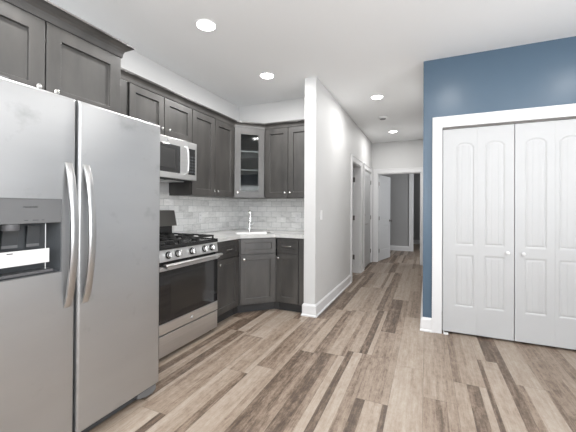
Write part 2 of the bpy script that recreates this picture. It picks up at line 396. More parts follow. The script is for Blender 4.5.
# hall left wall faces +X : local x -> +Y, local y -> -X (rotation +90)
tn = rotz(casing('trim_hall_doorway', D1[0], D1[1], DH, 'white casing of the nearer hallway doorway', (XW, 0, 0), depth=.138), math.pi / 2)
rotz(casing('trim_hall_closed_door', D2[0], D2[1], DH, 'white casing around the closed hallway door', (XW, 0, 0), depth=.138), math.pi / 2)
casing('trim_hall_end', EO[0], EO[1], DH, 'white casing of the doorway at the hallway end', (0, YH, 0), wl=.085, wr=.08, depth=.12)
casing('trim_far_doorway', -0.367, 0.4, 2.33, 'pale casing of the farthest doorway', (0, 9.75, 0), wl=.1, depth=.12)
# windows behind the camera
for i, (cx, cy, w, rz) in enumerate(((-1.2, YS, 1.6, math.pi), (1.3, YS, 1.6, math.pi), (XR, 0.2, 2.3, -math.pi / 2))):
    bm = bmesh.new(); a = -w / 2; b = w / 2
    for q in ((a - .08, a, -.02, 0, .47, 2.43), (b, b + .08, -.02, 0, .47, 2.43), (a, b, -.02, 0, 2.35, 2.43), (a - .1, b + .1, -.05, 0, .50, .55),
              (a, a + .05, .02, .07, .55, 2.35), (b - .05, b, .02, .07, .55, 2.35), (a + .05, b - .05, .02, .07, .55, .6), (a + .05, b - .05, .02, .07, 2.3, 2.35), (a + .05, b - .05, .02, .07, 1.42, 1.48)): box(bm, *q)
    o = finish('window_%d' % (i + 1), bm, trimm, loc=(cx, cy, 0)); o.rotation_euler.z = rz
    struct(o, 'white framed window of the front room', 'window')

# ------------------------------------------------------------------ moulded doors
def moulded_leaf(w, h, panels, th=0.035, step=0.006, grooves=True):
    """door leaf: x 0..w, z 0..h, front at y=0; panels (x0,x1,z0,z1,arch)"""
    bm = bmesh.new()
    def depth(x, z):
        for (a, b, c, d, arch) in panels:
            hw = (b - a) / 2; xc = (a + b) / 2
            top = d
            if arch:
                t = max(0.0, 1 - ((x - xc) / (hw * .84)) ** 2); top = d - arch + arch * math.sqrt(t)
            s = min(x - a, b - x, z - c, top - z)
            if s > 0:
                if s < .009: return .007 * s / .009
                if s < .024: return .007 - .005 * (s - .009) / .015
                dd = .002
                if grooves:
                    n = 3 if b - a < .3 else 8; u = ((x - a) / (b - a) * n) % 1.0; u = min(u, 1 - u) * (b - a) / n
                    if u < .008: dd += .0008 * (1 + math.cos(math.pi * u / .008))
                return dd
        return 0.0
    nx = int(round(w / (step * .5))) if w < .4 else int(round(w / step)); zs = []
    nz = int(round(h / (step * 1.3)))
    def line(n, L, marks):
        vals = set(round(L * k / n, 5) for k in range(n + 1)); return sorted(vals)
    xs = line(nx, w, None); zs = line(nz, h, None)
    # drop rows where nothing changes
    keep = []
    for z in zs:
        near = any(c - .02 < z < c + .04 or d - .07 < z < d + .02 for (_, _, c, d, _) in panels)
        if near or z in (zs[0], zs[-1]): keep.append(z)
    zs = keep
    G = [[bm.verts.new((x, depth(x, z), z)) for x in xs] for z in zs]
    for r in range(len(zs) - 1):
        for c in range(len(xs) - 1): bm.faces.new((G[r][c], G[r][c + 1], G[r + 1][c + 1], G[r + 1][c]))
    # back and sides
    back = [[bm.verts.new((x, th, z)) for x in (0, w)] for z in (0, h)]
    bm.faces.new((back[0][0], back[1][0], back[1][1], back[0][1]))
    bm.faces.new([G[0][c] for c in range(len(xs))] + [back[0][1], back[0][0]])
    bm.faces.new([G[-1][c] for c in range(len(xs))][::-1] + [back[1][0], back[1][1]])
    bm.faces.new([G[r][0] for r in range(len(zs))][::-1] + [back[0][0], back[1][0]])
    bm.faces.new([G[r][-1] for r in range(len(zs))] + [back[1][1], back[0][1]])
    return bm
def leaf_obj(name, w, h, panels, parent, loc, material=None, **k):
    o = finish(name, moulded_leaf(w, h, panels, **k), material or doorm, parent, smooth=True, loc=loc); return o
# closet: two bifold pairs
LW = 0.2965; LH = 2.005; Z0 = 0.022
def bifold(x, label, mirror):
    t = thing('bifold_door', label, 'door', (x, YB + .022, 0)); t['kind'] = 'structure'
    # centre of each moulded column measured from the photo
    cols = [(.121, .258), (.074, .211)] if not mirror else [(.088, .225), (.041, .178)]
    for i, (a, b) in enumerate(cols):
        leaf_obj('door_leaf', LW, LH, [(a - .012, b + .012, .885 - Z0, 1.885 - Z0, .035), (a - .012, b + .012, .285 - Z0, .785 - Z0, 0)], t, (i * (LW + .0008), 0, Z0))
    kx = (2 * LW + .0008 - .053) if not mirror else .061
    bm = bmesh.new(); lathe(bm, [(0.008, 0), (0.007, 0.012), (.015, 0.018), (.017, 0.026), (.013, 0.032), (.006, .034)], AX((kx, 0, .83), (0, -1, 0)), 16)
    finish('knob', bm, trimm, t, smooth=True)
    return t
b1 = bifold(.147, 'left pair of white bifold closet doors with round white knob', False)
bifold(0.7468, 'right pair of white bifold closet doors, cut by the photo edge', True)
bm = boxes((.008, .05, -.045, -.010, 0.001, .012), (.008, .014, -.045, -.010, .012, .03)); finish('pivot_bracket', bm, white, b1)
struct(finish('trim_closet_track', boxes((CO[0] + .001, CO[1] - .001, YB + .025, YB + .055, CH - .012, CH - .0005)), brass), 'metal track above the closet doors', 'trim')

# hall closed door (faces +X)
def lever(parent, x, z, d=1):
    bm = bmesh.new(); lathe(bm, [(.028, 0), (.028, .006), (.022, .01), (.010, .012), (.009, .045)], AX((x, 0, z), (0, -1, 0)), 18)
    tube(bm, [(x, -.042, z), (x + d * .03, -.046, z), (x + d * .105, -.044, z + .002)], [(.009, .009), (.008, .010), (.006, .008)], 10)
    return finish('lever_handle', bm, nickel, parent, smooth=True)
def hinge(parent, x, z, y=-0.004):
    bm = bmesh.new(); tube(bm, [(x, y, z - .045), (x, y, z + .045)], .008, 8); box(bm, x - .02, x + .02, y + .002, y + .005, z - .044, z + .044)
    return finish('hinge', bm, brass, parent)
pan2 = lambda w, h: [(.11, w - .11, .95, h - .12, .06), (.11, w - .11, .24, .80, 0)]
w2 = D2[1] - D2[0] - .042
t = thing('door_1', 'closed white panel door with lever on the hallway left wall', 'door', (XW - .004, D2[0] + .021, 0), math.pi / 2); t['kind'] = 'structure'
six = [(x0, x0 + .27, a, b, 0) for x0 in (.1, w2 - .37) for a, b in ((.24, .78), (.93, 1.58), (1.68, 1.88))]
leaf_obj('door_leaf', w2, DH - .039, six, t, (0, 0, .018), grooves=False, step=.008)
lever(t, .06, .91, 1)
bm = bmesh.new(); lathe(bm, [(.026, 0), (.026, .008), (.018, .012)], AX((.06, 0, 1.1), (0, -1, 0)), 18); finish('deadbolt', bm, nickel, t, smooth=True)
for z in (.28, 1.03, 1.81): hinge(t, w2 + .001, z, -.008)
struct(finish('trim_threshold', boxes((XW - .10, XW + .035, D2[0] - .03, D2[1] + .02, 0.0005, .016)), threshm, bevel=.004), 'dark wood threshold under the closed hallway door', 'trim')
# nearer doorway: open, hinges on the far jamb
for z in (.3, 1.05, 1.78):
    finish('hinge', boxes((D1[1] - .0175, D1[1] - .0162, .100, .132, z - .045, z + .045), (D1[1] - .024, D1[1] - .0165, .132, .142, z - .045, z + .045)), brass, tn)
# end door, open into the far room
a = math.radians(90 - 13.4)
t = thing('door_2', 'white panel door standing open at the hallway end', 'door', (EO[0] + .03, YH + .10, 0), a); t['kind'] = 'structure'
leaf_obj('door_leaf', .76, DH - .03, [(.12, .64, .95, 1.88, .07), (.12, .64, .24, .80, 0)], t, (0, 0, .012), step=.008)
for z in (.25, 1.0, 1.80): hinge(t, .0, z, -.006)
bm = bmesh.new(); lathe(bm, [(.028, 0), (.028, .006), (.011, .01), (.011, .03), (.026, .04), (.028, .055), (.02, .065)], AX((.70, 0, .93), (0, -1, 0)), 18); finish('door_knob', bm, brass, t, smooth=True)
# far door hinge edge seen on farthest casing
# ------------------------------------------------------------------ backsplash
ZC = 0.925; ZU = 1.365
struct(finish('wall_tile_left', boxes((XL, XL + .008, 1.70, YK - .008, 0.90, ZU + .03)), tile_material('left')), 'grey marble subway tile backsplash behind the range', 'backsplash')
struct(finish('wall_tile_back', boxes((XL, XWK, YK - .008, YK, 0.90, ZU + .03)), tile_material('back')), 'grey marble subway tile backsplash behind the sink', 'backsplash')

# ------------------------------------------------------------------ upper cabinets
UT = 2.275; UX = -2.256     # top of boxes, face plane on left wall
def cab_left(name, y0, w, depth, label, cat='cabinet', xf=UX):
    return thing(name, label, cat, (xf, y0, 0), math.pi / 2)
def upper(t, w, z0, z1, depth, doors, knob_z=None, rail=.064, knobs=(), railz=None, m=.004):
    finish('body', boxes((0.0005, w - .0005, .0205, depth, z0, z1)), woodm, t, bevel=.001)
    finish('top_rail', boxes((0.0005, w - .0005, .0005, .0203, z1 - .0045, z1 + .03)), woodm, t)
    n = doors; dw = w / n
    out = []
    for i in range(n):
        bm = bmesh.new(); shaker(bm, i * dw + m, (i + 1) * dw - m, z0 + .006, z1 - .006, rail, railz=railz)
        d = finish('cabinet_door', bm, woodm, t, bevel=.0015); out.append(d)
    for i, kx in enumerate(knobs): knob(out[i], kx, knob_z)
    return t
# over the fridge
FC0, FC1 = 0.59, 1.548
t = cab_left('wall_cabinet', FC0, FC1 - FC0, .61, 'deep dark wood cabinet over the fridge with two doors', xf=-1.966)
upper(t, FC1 - FC0, 1.835, 2.29, .609, 2, 1.897, .078, (FC1 / 2 - FC0 / 2 - .045, FC1 / 2 - FC0 / 2 + .045))
# narrow filler cabinet
t = cab_left('wall_cabinet', FC1 + .002, .30, .32, 'narrow dark wood panel cabinet between the fridge cabinet and microwave cabinet')
wN = 1.85 - FC1 - .002
finish('body', boxes((0.0005, wN - .0005, .0205, .318, ZU, UT)), woodm, t, bevel=.001)
bm = bmesh.new(); shaker(bm, .004, wN - .026, ZU + .006, UT - .006, .064); d = finish('cabinet_door', bm, woodm, t, bevel=.0015); knob(d, wN - .06, 1.43)
# over the microwave
t = cab_left('wall_cabinet', 1.851, .768, .32, 'short dark wood two-door cabinet above the microwave')
upper(t, .768, 1.905, UT, .318, 2, 1.966, .062, (.384 - .045, .384 + .045))
# right of the microwave
t = cab_left('wall_cabinet', 2.62, .784, .32, 'tall dark wood two-door cabinet right of the microwave')
upper(t, .784, ZU, UT, .318, 2, 1.43, .068, (.392 - .035, .392 + .035))
# right of the corner on back wall
t = thing('wall_cabinet', 'dark wood two-door upper cabinet beside the partition wall', 'cabinet', (-1.964, 3.695, 0), 0)
upper(t, .664, ZU, UT, .318, 2, 1.43, .068, (.332 - .036, .332 + .036))
# diagonal glass corner cabinet
cx, cy = -2.111, 3.55
t = thing('corner_cabinet', 'diagonal corner upper cabinet with glass door and two shelves', 'cabinet', (cx, cy, 0), 0)
fp = [(XL + .001, 3.406), (UX - .014, 3.406), (-1.967, 3.695 + .014), (-1.967, YK - .001), (XL + .001, YK - .001)]
loc = lambda pts: [(x - cx, y - cy) for x, y in pts]
bm = bmesh.new(); prism(bm, loc(fp), ZU, ZU + .018); prism(bm, loc(fp), UT - .018, UT)
box(bm, XL + .001 - cx, UX - .016 - cx, 3.406 - cy, 3.42 - cy, ZU + .018, UT - .018); box(bm, -1.981 - cx, -1.967 - cx, 3.712 - cy, YK - .001 - cy, ZU + .018, UT - .018)
box(bm, XL + .001 - cx, XL + .012 - cx, 3.42 - cy, YK - .001 - cy, ZU + .018, UT - .018); box(bm, XL + .012 - cx, -1.981 - cx, YK - .012 - cy, YK - .001 - cy, ZU + .018, UT - .018)
finish('body', bm, [woodm], t)
shp = [(XL + .014, 3.425), (UX - .035, 3.425), (-1.985, 3.73), (-1.985, YK - .014), (XL + .014, YK - .014)]
for z in (1.72, 1.965):
    bm = bmesh.new(); prism(bm, loc(shp), z, z + .018); finish('shelf', bm, mgray, t)
# door, local frame rotated 45 deg
dl = bpy.data.objects.new('glass_door', None)
L = .29 * math.sqrt(2)
def diag(bm, ox, oy):
    bmesh.ops.transform(bm, matrix=Matrix.Translation((ox, oy, 0)) @ Matrix.Rotation(math.pi / 4, 4, 'Z'), verts=bm.verts); return bm
bm = bmesh.new(); g = .006; r = .082
z0, z1 = ZU + .006, UT - .006
for b in ((g, g + r, 0, .02, z0, z1), (L - g - r, L - g, 0, .02, z0, z1), (g + r, L - g - r, 0, .02, z0, z0 + r), (g + r, L - g - r, 0, .02, z1 - r, z1)): box(bm, *b)
door = finish('glass_door', diag(bm, UX - cx, 3.405 - cy), woodm, t, bevel=.0015)
bm = boxes((g + r - .002, L - g - r + .002, .009, .012, z0 + r - .002, z1 - r + .002)); finish('glass_pane', diag(bm, UX - cx, 3.405 - cy), glassm, door)
kb = bmesh.new(); lathe(kb, [(0.006, 0), (0.0055, 0.012), (.0125, 0.016), (.0155, 0.022), (.014, 0.028), (.008, 0.031)], AX((.045, 0, 1.43), (0, -1, 0)), 16)
finish('knob', diag(kb, UX - cx, 3.405 - cy), nickel, door, smooth=True)
# crown mouldings
def crown(path, z, label, h=.062, o=.055):
    pr = [(.0005, z - .017), (.004, z - .017), (.006, z - .008), (.008, z + h * .12), (.013, z + h * .34), (.024, z + h * .56), (.040, z + h * .74), (o - .006, z + h * .84), (o, z + h * .85), (o, z + h), (.0005, z + h)]
    bm = bmesh.new(); sweep(bm, path, pr); return tag(finish('crown_molding', bm, woodm), label, 'molding')
def rev(p): return p
crown([(-1.966, FC0 - .02), (-1.966, FC1), (XL + .001, FC1)][0:3], 2.302, 'dark crown molding on top of the cabinet over the fridge', h=.068, o=.06)
crown([(UX, FC1 + .065), (UX, 3.405), (-1.966, 3.695), (XWK - .001, 3.695)], UT + .012, 'dark crown molding running over the microwave and corner cabinets', h=.055, o=.045)

# ------------------------------------------------------------------ base cabinets
BT = .884; TK = .105; BX = -1.966
def base(t, w, depth, drawer=True, knob_x=.05, pull=True, m=.010):
    finish('body', boxes((0.0005, w - .0005, .0205, depth, TK, BT)), woodm, t, bevel=.001)
    finish('toe_kick', boxes((0.0005, w - .0005, .075, depth, 0, TK)), kickm, t)
    bm = bmesh.new(); shaker(bm, m, w - m, .700, BT - .012, .045, railz=.045); d = finish('drawer', bm, woodm, t, bevel=.0015)
    if pull: bar_pull(d, w / 2, .785, 0, .11)
    bm = bmesh.new(); shaker(bm, m, w - m, TK + .012, .688, .062); d = finish('cabinet_door', bm, woodm, t, bevel=.0015)
    knob(d, knob_x, .64)
t = thing('base_cabinet', 'dark wood base cabinet with drawer between the range and sink cabinet', 'cabinet', (BX, 2.638, 0), math.pi / 2)
base(t, .442, .60, knob_x=.052)
t = thing('base_cabinet', 'dark wood base cabinet with drawer beside the partition wall', 'cabinet', (-1.650, 3.405, 0), 0)
base(t, .292, .60, knob_x=.035)
finish('filler_strip', boxes((.293, .351, .006, .60, TK, BT)), woodm, t, bevel=.001)
finish('filler_kick', boxes((.293, .351, .075, .60, 0, TK)), kickm, t)
# diagonal sink base
cx2, cy2 = -1.808, 3.250
t = thing('sink_cabinet', 'diagonal dark wood corner cabinet under the sink', 'cabinet', (cx2, cy2, 0), 0)
A = (-1.966, 3.092); B = (-1.650, 3.408)
loc2 = lambda pts: [(x - cx2, y - cy2) for x, y in pts]
def inner(d): k = d / math.sqrt(2); return [(A[0] - k, A[1] + k), (B[0] - k, B[1] + k)]
i0 = inner(.0205)
pts = [(XL + .001, 3.082), (BX - .022, 3.082), i0[0], i0[1], (-1.6515, 3.43), (-1.6515, YK - .001), (XL + .001, YK - .001)]
bm = bmesh.new(); prism(bm, loc2(pts), TK, .66)
i1 = inner(.04)
prism(bm, loc2([i0[0], i0[1], i1[1], i1[0]]), .66, BT)
finish('body', bm, woodm, t)
i2 = inner(.085)
bm = bmesh.new(); prism(bm, loc2([(XL + .001, 3.082), (BX - .075, 3.082), i2[0], i2[1], (-1.6515, 3.481), (-1.6515, YK - .001), (XL + .001, YK - .001)]), 0, TK); finish('toe_kick', bm, kickm, t)
L2 = (B[0] - A[0]) * math.sqrt(2); mm = .012
def diag2(bm): bmesh.ops.transform(bm, matrix=Matrix.Translation((A[0] - cx2, A[1] - cy2, 0)) @ Matrix.Rotation(math.pi / 4, 4, 'Z'), verts=bm.verts); return bm
bm = bmesh.new(); shaker(bm, mm, L2 - mm, .700, BT - .012, .045, railz=.045); finish('false_drawer', diag2(bm), woodm, t, bevel=.0015)
bm = bmesh.new(); shaker(bm, mm, L2 - mm, TK + .012, .688, .062); d = finish('cabinet_door', diag2(bm), woodm, t, bevel=.0015)
kb = bmesh.new(); lathe(kb, [(0.006, 0), (0.0055, 0.012), (.0125, 0.016), (.0155, 0.022), (.014, 0.028), (.008, 0.031)], AX((.050, 0, .64), (0, -1, 0)), 16); finish('knob', diag2(kb), nickel, d, smooth=True)

# ------------------------------------------------------------------ countertop with sink cut-out
bm = bmesh.new()
outer = [(XL + .009, 2.636), (-1.942, 2.636), (-1.942, 3.082), (-1.660, 3.381), (XWK - .001, 3.381), (XWK - .001, YK - .009), (XL + .009, YK - .009)]
sc = Vector((-1.945, 3.385)); ux = Vector((math.sqrt(.5), math.sqrt(.5))); uy = Vector((-math.sqrt(.5), math.sqrt(.5)))
def rrect(a, b, r, n=5):
    out = []
    for (sx, sy, a0) in ((1, 1, 0), (-1, 1, 90), (-1, -1, 180), (1, -1, 270)):
        for k in range(n + 1):
            q = math.radians(a0 + 90 * k / n); out.append(((a - r) * sx + r * math.cos(q), (b - r) * sy + r * math.sin(q)))
    return [tuple(sc + ux * p + uy * q) for p, q in out]
hole = rrect(.225, .145, .05)
def loop(pts, z):
    v = [bm.verts.new((x, y, z)) for x, y in pts]; return v, [bm.edges.new((v[i], v[(i + 1) % len(v)])) for i in range(len(v))]
v1, e1 = loop(outer, ZC); v2, e2 = loop(hole, ZC)
r_ = bmesh.ops.triangle_fill(bm, use_beauty=True, edges=e1 + e2)
fs = [g for g in r_['geom'] if isinstance(g, bmesh.types.BMFace)]
ex = bmesh.ops.extrude_face_region(bm, geom=fs)
bmesh.ops.translate(bm, vec=(0, 0, -.040), verts=[g for g in ex['geom'] if isinstance(g, bmesh.types.BMVert)])
tag(finish('countertop', bm, quartz), 'pale grey stone countertop wrapping the kitchen corner', 'countertop')
# sink
t = thing('sink', 'stainless undermount sink set in the corner countertop', 'sink', (sc.x, sc.y, .70), 0)
bm = bmesh.new(); ra = rrect(.223, .143, .048); rb = rrect(.205, .125, .05)
rings = [[bm.verts.new((x - sc.x, y - sc.y, z)) for x, y in p] for p, z in ((ra, .222), (ra, .19), (rrect(.217, .137, .05), .05), (rb, .012))]
for a_, b_ in zip(rings, rings[1:]):
    for k in range(len(a_)): bm.faces.new((a_[k], a_[(k + 1) % len(a_)], b_[(k + 1) % len(b_)], b_[k]))
bm.faces.new(rings[-1]); o = finish('basin', bm, steel, t, smooth=True)
s = o.modifiers.new('solid', 'SOLIDIFY'); s.thickness = .0015; s.offset = 0
bm = bmesh.new(); lathe(bm, [(.04, .0135), (.042, .0165), (.03, .0175), (.02, .0145)], None, 20); finish('drain', bm, chrome, t, smooth=True)
# faucet
fx, fy = -2.09, 3.515
t = thing('faucet', 'brushed metal pull-down faucet behind the corner sink', 'faucet', (fx, fy, ZC + .0005), 0)
bm = bmesh.new(); lathe(bm, [(.027, 0), (.027, .006), (.022, .012), (.021, .13), (.015, .14), (.0125, .16)], None, 20); finish('body', bm, chrome, t, smooth=True)
dv = Vector((.58, -.81, 0)); pts = [Vector((0, 0, .15)), Vector((0, 0, .20))]
for k in range(1, 10):
    q = math.pi * k / 9; pts.append(dv * (.055 - .055 * math.cos(q)) + Vector((0, 0, .215 + .055 * math.sin(q))))
bm = bmesh.new(); tube(bm, pts, .0115, 12); sp = finish('spout', bm, chrome, t, smooth=True)
e = dv * .11
bm = bmesh.new(); lathe(bm, [(.0125, .22), (.016, .19), (.017, .14), (.012, .135)], Matrix.Translation(e), 16); finish('spray_head', bm, chrome, t, smooth=True)
bm = bmesh.new(); tube(bm, [(.010, .010, .095), (.028, .026, .097), (.036, .034, .108), (.044, .042, .125)], [.008, .008, .005, .004], 10); finish('lever', bm, chrome, t, smooth=True)

# ------------------------------------------------------------------ outlets and switch
def plate(name, loc, rot, label, kind='outlet', w=.07, h=.115):
    t = thing(name, label, kind, loc, rot)
    finish('cover_plate', boxes((-w / 2, w / 2, -.006, 0, -h / 2, h / 2)), white, t, bevel=.002)
    if kind == 'outlet':
        for z in (-.026, .026):
            bm = bmesh.new(); lathe(bm, [(.016, 0), (.0155, .0015)], AX((0, -.006, z), (0, -1, 0)), 16); rcp = finish('receptacle', bm, white, t)
            finish('socket_slots', boxes((-.007, -.005, -.0082, -.0076, z - .004, z + .006), (.005, .007, -.0082, -.0076, z - .004, z + .006)), slot, rcp)
    else:
        finish('rocker', boxes((-.017, .017, -.0095, -.006, -.034, .034)), white, t, bevel=.001)
    return t
plate('wall_outlet', (XL + .008, 3.134, 1.113), math.pi / 2, 'white outlet on the tile nearest the range', w=.068)
plate('wall_outlet', (-1.615, YK - .008, 1.10), 0, 'white outlet on the tile right of the faucet')
plate('light_switch', (XW, 3.62, 1.154), math.pi / 2, 'white rocker light switch on the partition wall', 'switch')

# ------------------------------------------------------------------ fridge
FY0, FY1, FG = 0.688, 1.602, 1.0445
t = thing('refrigerator', 'large stainless side-by-side fridge with water and ice dispenser', 'refrigerator', (-1.644, FY0, 0), math.pi / 2)
fw = FY1 - FY0; g = FG - FY0; DB, DT = .062, 1.792
finish('cabinet', boxes((.004, fw - .004, .082, .90, .03, 1.765)), sideg, t, bevel=.004)
finish('door_gasket', boxes((.012, g - .01, .070, .082, DB + .02, DT - .03), (g + .01, fw - .012, .070, .082, DB + .02, DT - .03)), gaskm, t)
def fdoor(x0, x1, hole=None):
    bm = bmesh.new()
    # gently crowned front, rounded left/right edges
    prof = []
    n = 16
    for k in range(n + 1):
        u = k / n; x = x0 + (x1 - x0) * u; e_ = min(u, 1 - u) * (x1 - x0); r = .014
        y = (r - math.sqrt(max(0, r * r - (r - e_) ** 2))) if e_ < r else 0
        prof.append((x, y))
    ex = [x0 + .0015, x0 + .005, x0 + .010]; 
    xs = sorted(set([x0] + [x0 + .014 * (1 - math.cos(math.radians(a_))) for a_ in (25, 50, 70, 90)] + [x1 - .014 * (1 - math.cos(math.radians(a_))) for a_ in (25, 50, 70, 90)] + [x1] + ([hole[0], hole[1]] if hole else [])))
    def yy(x):
        e_ = min(x - x0, x1 - x); r = .014
        return r - math.sqrt(max(0, r * r - (r - e_) ** 2)) if e_ < r else 0.0
    zr = [DB] + [DB + .014 * (1 - math.cos(math.radians(a_))) for a_ in (25, 50, 70, 90)] + ([hole[2], hole[3]] if hole else []) + [DT - .02 * (1 - math.cos(math.radians(a_))) for a_ in (90, 70, 50, 25)] + [DT]
    def yz(z):
        if z - DB < .014: r = .014; e_ = z - DB
        elif DT - z < .02: r = .02; e_ = DT - z
        else: return 0
        return r - math.sqrt(max(0, r * r - (r - e_) ** 2))
    G = [[bm.verts.new((x, max(yy(x), yz(z)), z)) for x in xs] for z in zr]
    for r in range(len(zr) - 1):
        for c in range(len(xs) - 1):
            if hole and abs(zr[r] - hole[2]) < 1e-6 and xs[c] >= hole[0] - 1e-6 and xs[c + 1] <= hole[1] + 1e-6: continue
            bm.faces.new((G[r][c], G[r][c + 1], G[r + 1][c + 1], G[r + 1][c]))
    bk = [[bm.verts.new((x, .070, z)) for x in (x0, x1)] for z in (DB, DT)]
    bm.faces.new((bk[0][0], bk[1][0], bk[1][1], bk[0][1]))
    bm.faces.new(G[0] + [bk[0][1], bk[0][0]]); bm.faces.new(G[-1][::-1] + [bk[1][0], bk[1][1]])
    bm.faces.new([G[r][0] for r in range(len(zr))][::-1] + [bk[0][0], bk[1][0]]); bm.faces.new([G[r][-1] for r in range(len(zr))] + [bk[1][1], bk[0][1]])
    return bm
hx0, hx1, hz0, hz1 = .024, .284, .920, 1.277
dF = finish('freezer_door', fdoor(.002, g - .0065, (hx0, hx1, hz0, hz1)), steelf, t, smooth=True)
dR = finish('fridge_door', fdoor(g + .0065, fw - .002), steelf, t, smooth=True)
def strap_handle(parent, x, skew):
    bm = bmesh.new(); n = 22; z0_, z1_ = .738, 1.460; rings = []
    for k in range(n + 1):
        u = k / n; z = z0_ + (z1_ - z0_) * u; b_ = math.sin(math.pi * u)
        y = -.006 - .056 * b_ ** .65; tx = x + skew * (b_ ** .8)
        w = .0175; th_ = .010
        yb = y + th_ * 1.3 if 0 < k < n else 0.0
        rings.append([bm.verts.new(p) for p in ((tx - w, y + .004, z), (tx - w * .55, y, z), (tx + w * .55, y, z), (tx + w, y + .004, z), (tx + w, yb + .002, z), (tx - w, yb + .002, z))])
    for a_, b_ in zip(rings, rings[1:]):
        for k in range(6): bm.faces.new((a_[k], a_[(k + 1) % 6], b_[(k + 1) % 6], b_[k]))
    bm.faces.new(rings[0]); bm.faces.new(rings[-1][::-1])
    return finish('door_handle', bm, handlem, parent, smooth=True, bevel=.001)
strap_handle(dF, g - .044, .0); strap_handle(dR, g + .046, 0)
# dispenser
dp = finish('dispenser_frame', boxes((hx0, hx0 + .004, -.003, .05, hz0, hz1), (hx1 - .004, hx1, -.003, .05, hz0, hz1), (hx0 + .004, hx1 - .004, -.003, .05, hz0, hz0 + .004), (hx0 + .004, hx1 - .004, -.003, .05, hz1 - .004, hz1)), mgray, dF, bevel=.001)
finish('control_panel', boxes((hx0 + .004, hx1 - .004, -.001, .04, 1.163, hz1 - .004)), mgray, dF, bevel=.0015)
bm = bmesh.new(); x0, x1, z0_, z1_ = hx0 + .004, hx1 - .004, hz0 + .004, 1.162
fr_ = [bm.verts.new(p) for p in ((x0, .0, z0_), (x1, .0, z0_), (x1, .0, z1_), (x0, .0, z1_))]; bk_ = [bm.verts.new(p) for p in ((x0 + .01, .064, z0_ + .02), (x1 - .03, .064, z0_ + .02), (x1 - .03, .064, z1_), (x0 + .01, .064, z1_))]
for k in range(4): bm.faces.new((fr_[k], fr_[(k + 1) % 4], bk_[(k + 1) % 4], bk_[k]))
bm.faces.new(bk_[::-1]); finish('dispenser_recess', bm, dgray, dF)
for px_, w_ in ((.095, .03), (.185, .026)):
    bm = bmesh.new(); prism_ax(bm, [(.035, 1.15), (.045, 1.15), (.060, 1.06), (.052, 1.055)], px_ - w_, px_ + w_, 'x'); finish('dispenser_paddle', bm, MATS['dark_grey_plastic'], dF, bevel=.002)
    bm = bmesh.new(); box(bm, px_ - w_, px_ + w_, .050, .0525, 1.052, 1.066); finish('paddle_edge', bm, mgray, dF)
bm = bmesh.new(); lathe(bm, [(.034, 1.134), (.036, 1.15), (.036, 1.162)], Matrix.Translation((.085, .030, 0)), 20); finish('ice_chute', bm, sideg, dF, smooth=True)
finish('clear_strip', boxes((.217, .220, .012, .0125, .945, 1.160)), white, dF)
finish('drip_tray', boxes((x0 + .01, x1 - .03, .004, .06, z0_ + .005, z0_ + .018)), sideg, dF, bevel=.002)
lb = finish('paper_label', boxes((x0 + .001, .230, .0025, .0032, .977, 1.043)), stick, dF)
inkm = mat('printed_ink', (0.38, 0.38, 0.38), .6); inkd = mat('dark_ink', (0.06, 0.06, 0.06), .6)
bl = []
for c0, c1 in ((.035, .088), (.096, .150), (.158, .218)):
    for k in range(7): bl.append((c0, c1 - .006 * ((k * 3) % 3), .0021, .0026, 1.022 - k * .006, 1.0228 - k * .006))
finish('label_print', boxes(*bl), inkm, lb); finish('label_heading', boxes((.063, .085, .0021, .0026, 1.031, 1.0355)) , inkd, lb)
text_mesh('brand_lettering', 'FRIGIDAIRE', .0115, Matrix.Translation((.150, -.0018, 1.237)) @ Matrix.Rotation(math.pi / 2, 4, 'X'), inkd, dF, .0004)
finish('panel_icons', boxes((.125, .140, -.0016, -.0009, 1.176, 1.179), (.158, .182, -.0016, -.0009, 1.176, 1.179), (.195, .205, -.0016, -.0009, 1.176, 1.179)), inkd, dF)
finish('grille', boxes((.02, fw - .10, .045, .085, .012, .055)), dgray, t, bevel=.003)
bm = bmesh.new(); prism_ax(bm, [(fw - .16, .055), (fw - .012, .055), (fw - .012, .020), (fw - .04, .004), (fw - .09, .004), (fw - .16, .025)], .018, .085, 'y')
finish('foot_cover', bm, mgray, t, bevel=.004)
for x in (.05, fw - .05): finish('hinge_cover', boxes((x - .03, x + .03, .03, .16, 1.766, 1.805)), mgray, t, bevel=.004)
for x in (.08, fw - .08):
    for y in (.14, .82):
        bm = bmesh.new(); lathe(bm, [(.02, 0), (.02, .03)], Matrix.Translation((x, y, 0)), 12); finish('foot', bm, sideg, t)

# ------------------------------------------------------------------ microwave
t = thing('microwave', 'stainless over-the-range microwave with black window and vertical handle', 'microwave', (-2.180, 1.853, 0), math.pi / 2)
mw = .748; mz0, mz1 = 1.508, 1.893
finish('housing', boxes((.001, mw - .001, .022, .396, mz0, mz1)), sideg, t, bevel=.002)
dx = .600
finish('door', boxes((0, dx, 0, .021, mz0 + .004, mz1 - .002)), steel, t, bevel=.003)
d = t.children[-1]
finish('window', boxes((.045, .510, -.0015, 0, 1.565, 1.825)), blackgl, d, bevel=.001)
finish('door_inner_screen', boxes((.10, .44, -.0020, -.0016, 1.605, 1.785)), slot, d)
bm = bmesh.new(); tube(bm, [(.575, 0, 1.83), (.575, -.03, 1.825), (.575, -.042, 1.78), (.575, -.045, 1.69), (.575, -.042, 1.60), (.575, -.03, 1.565), (.575, 0, 1.56)], [(.009, .009)] * 7, 12); finish('handle', bm, steel, d, smooth=True)
finish('control_panel', boxes((dx + .002, mw, 0, .021, mz0 + .004, mz1 - .002)), steel, t, bevel=.003)
cp = t.children[-1]
finish('keypad', boxes((dx + .022, mw - .025, -.0015, 0, 1.565, 1.825)), blackgl, cp)
bb = [(dx + .035 + c * .033, dx + .056 + c * .033, -.002, -.0015, 1.585 + r * .03, 1.600 + r * .03) for c in range(3) for r in range(6)]
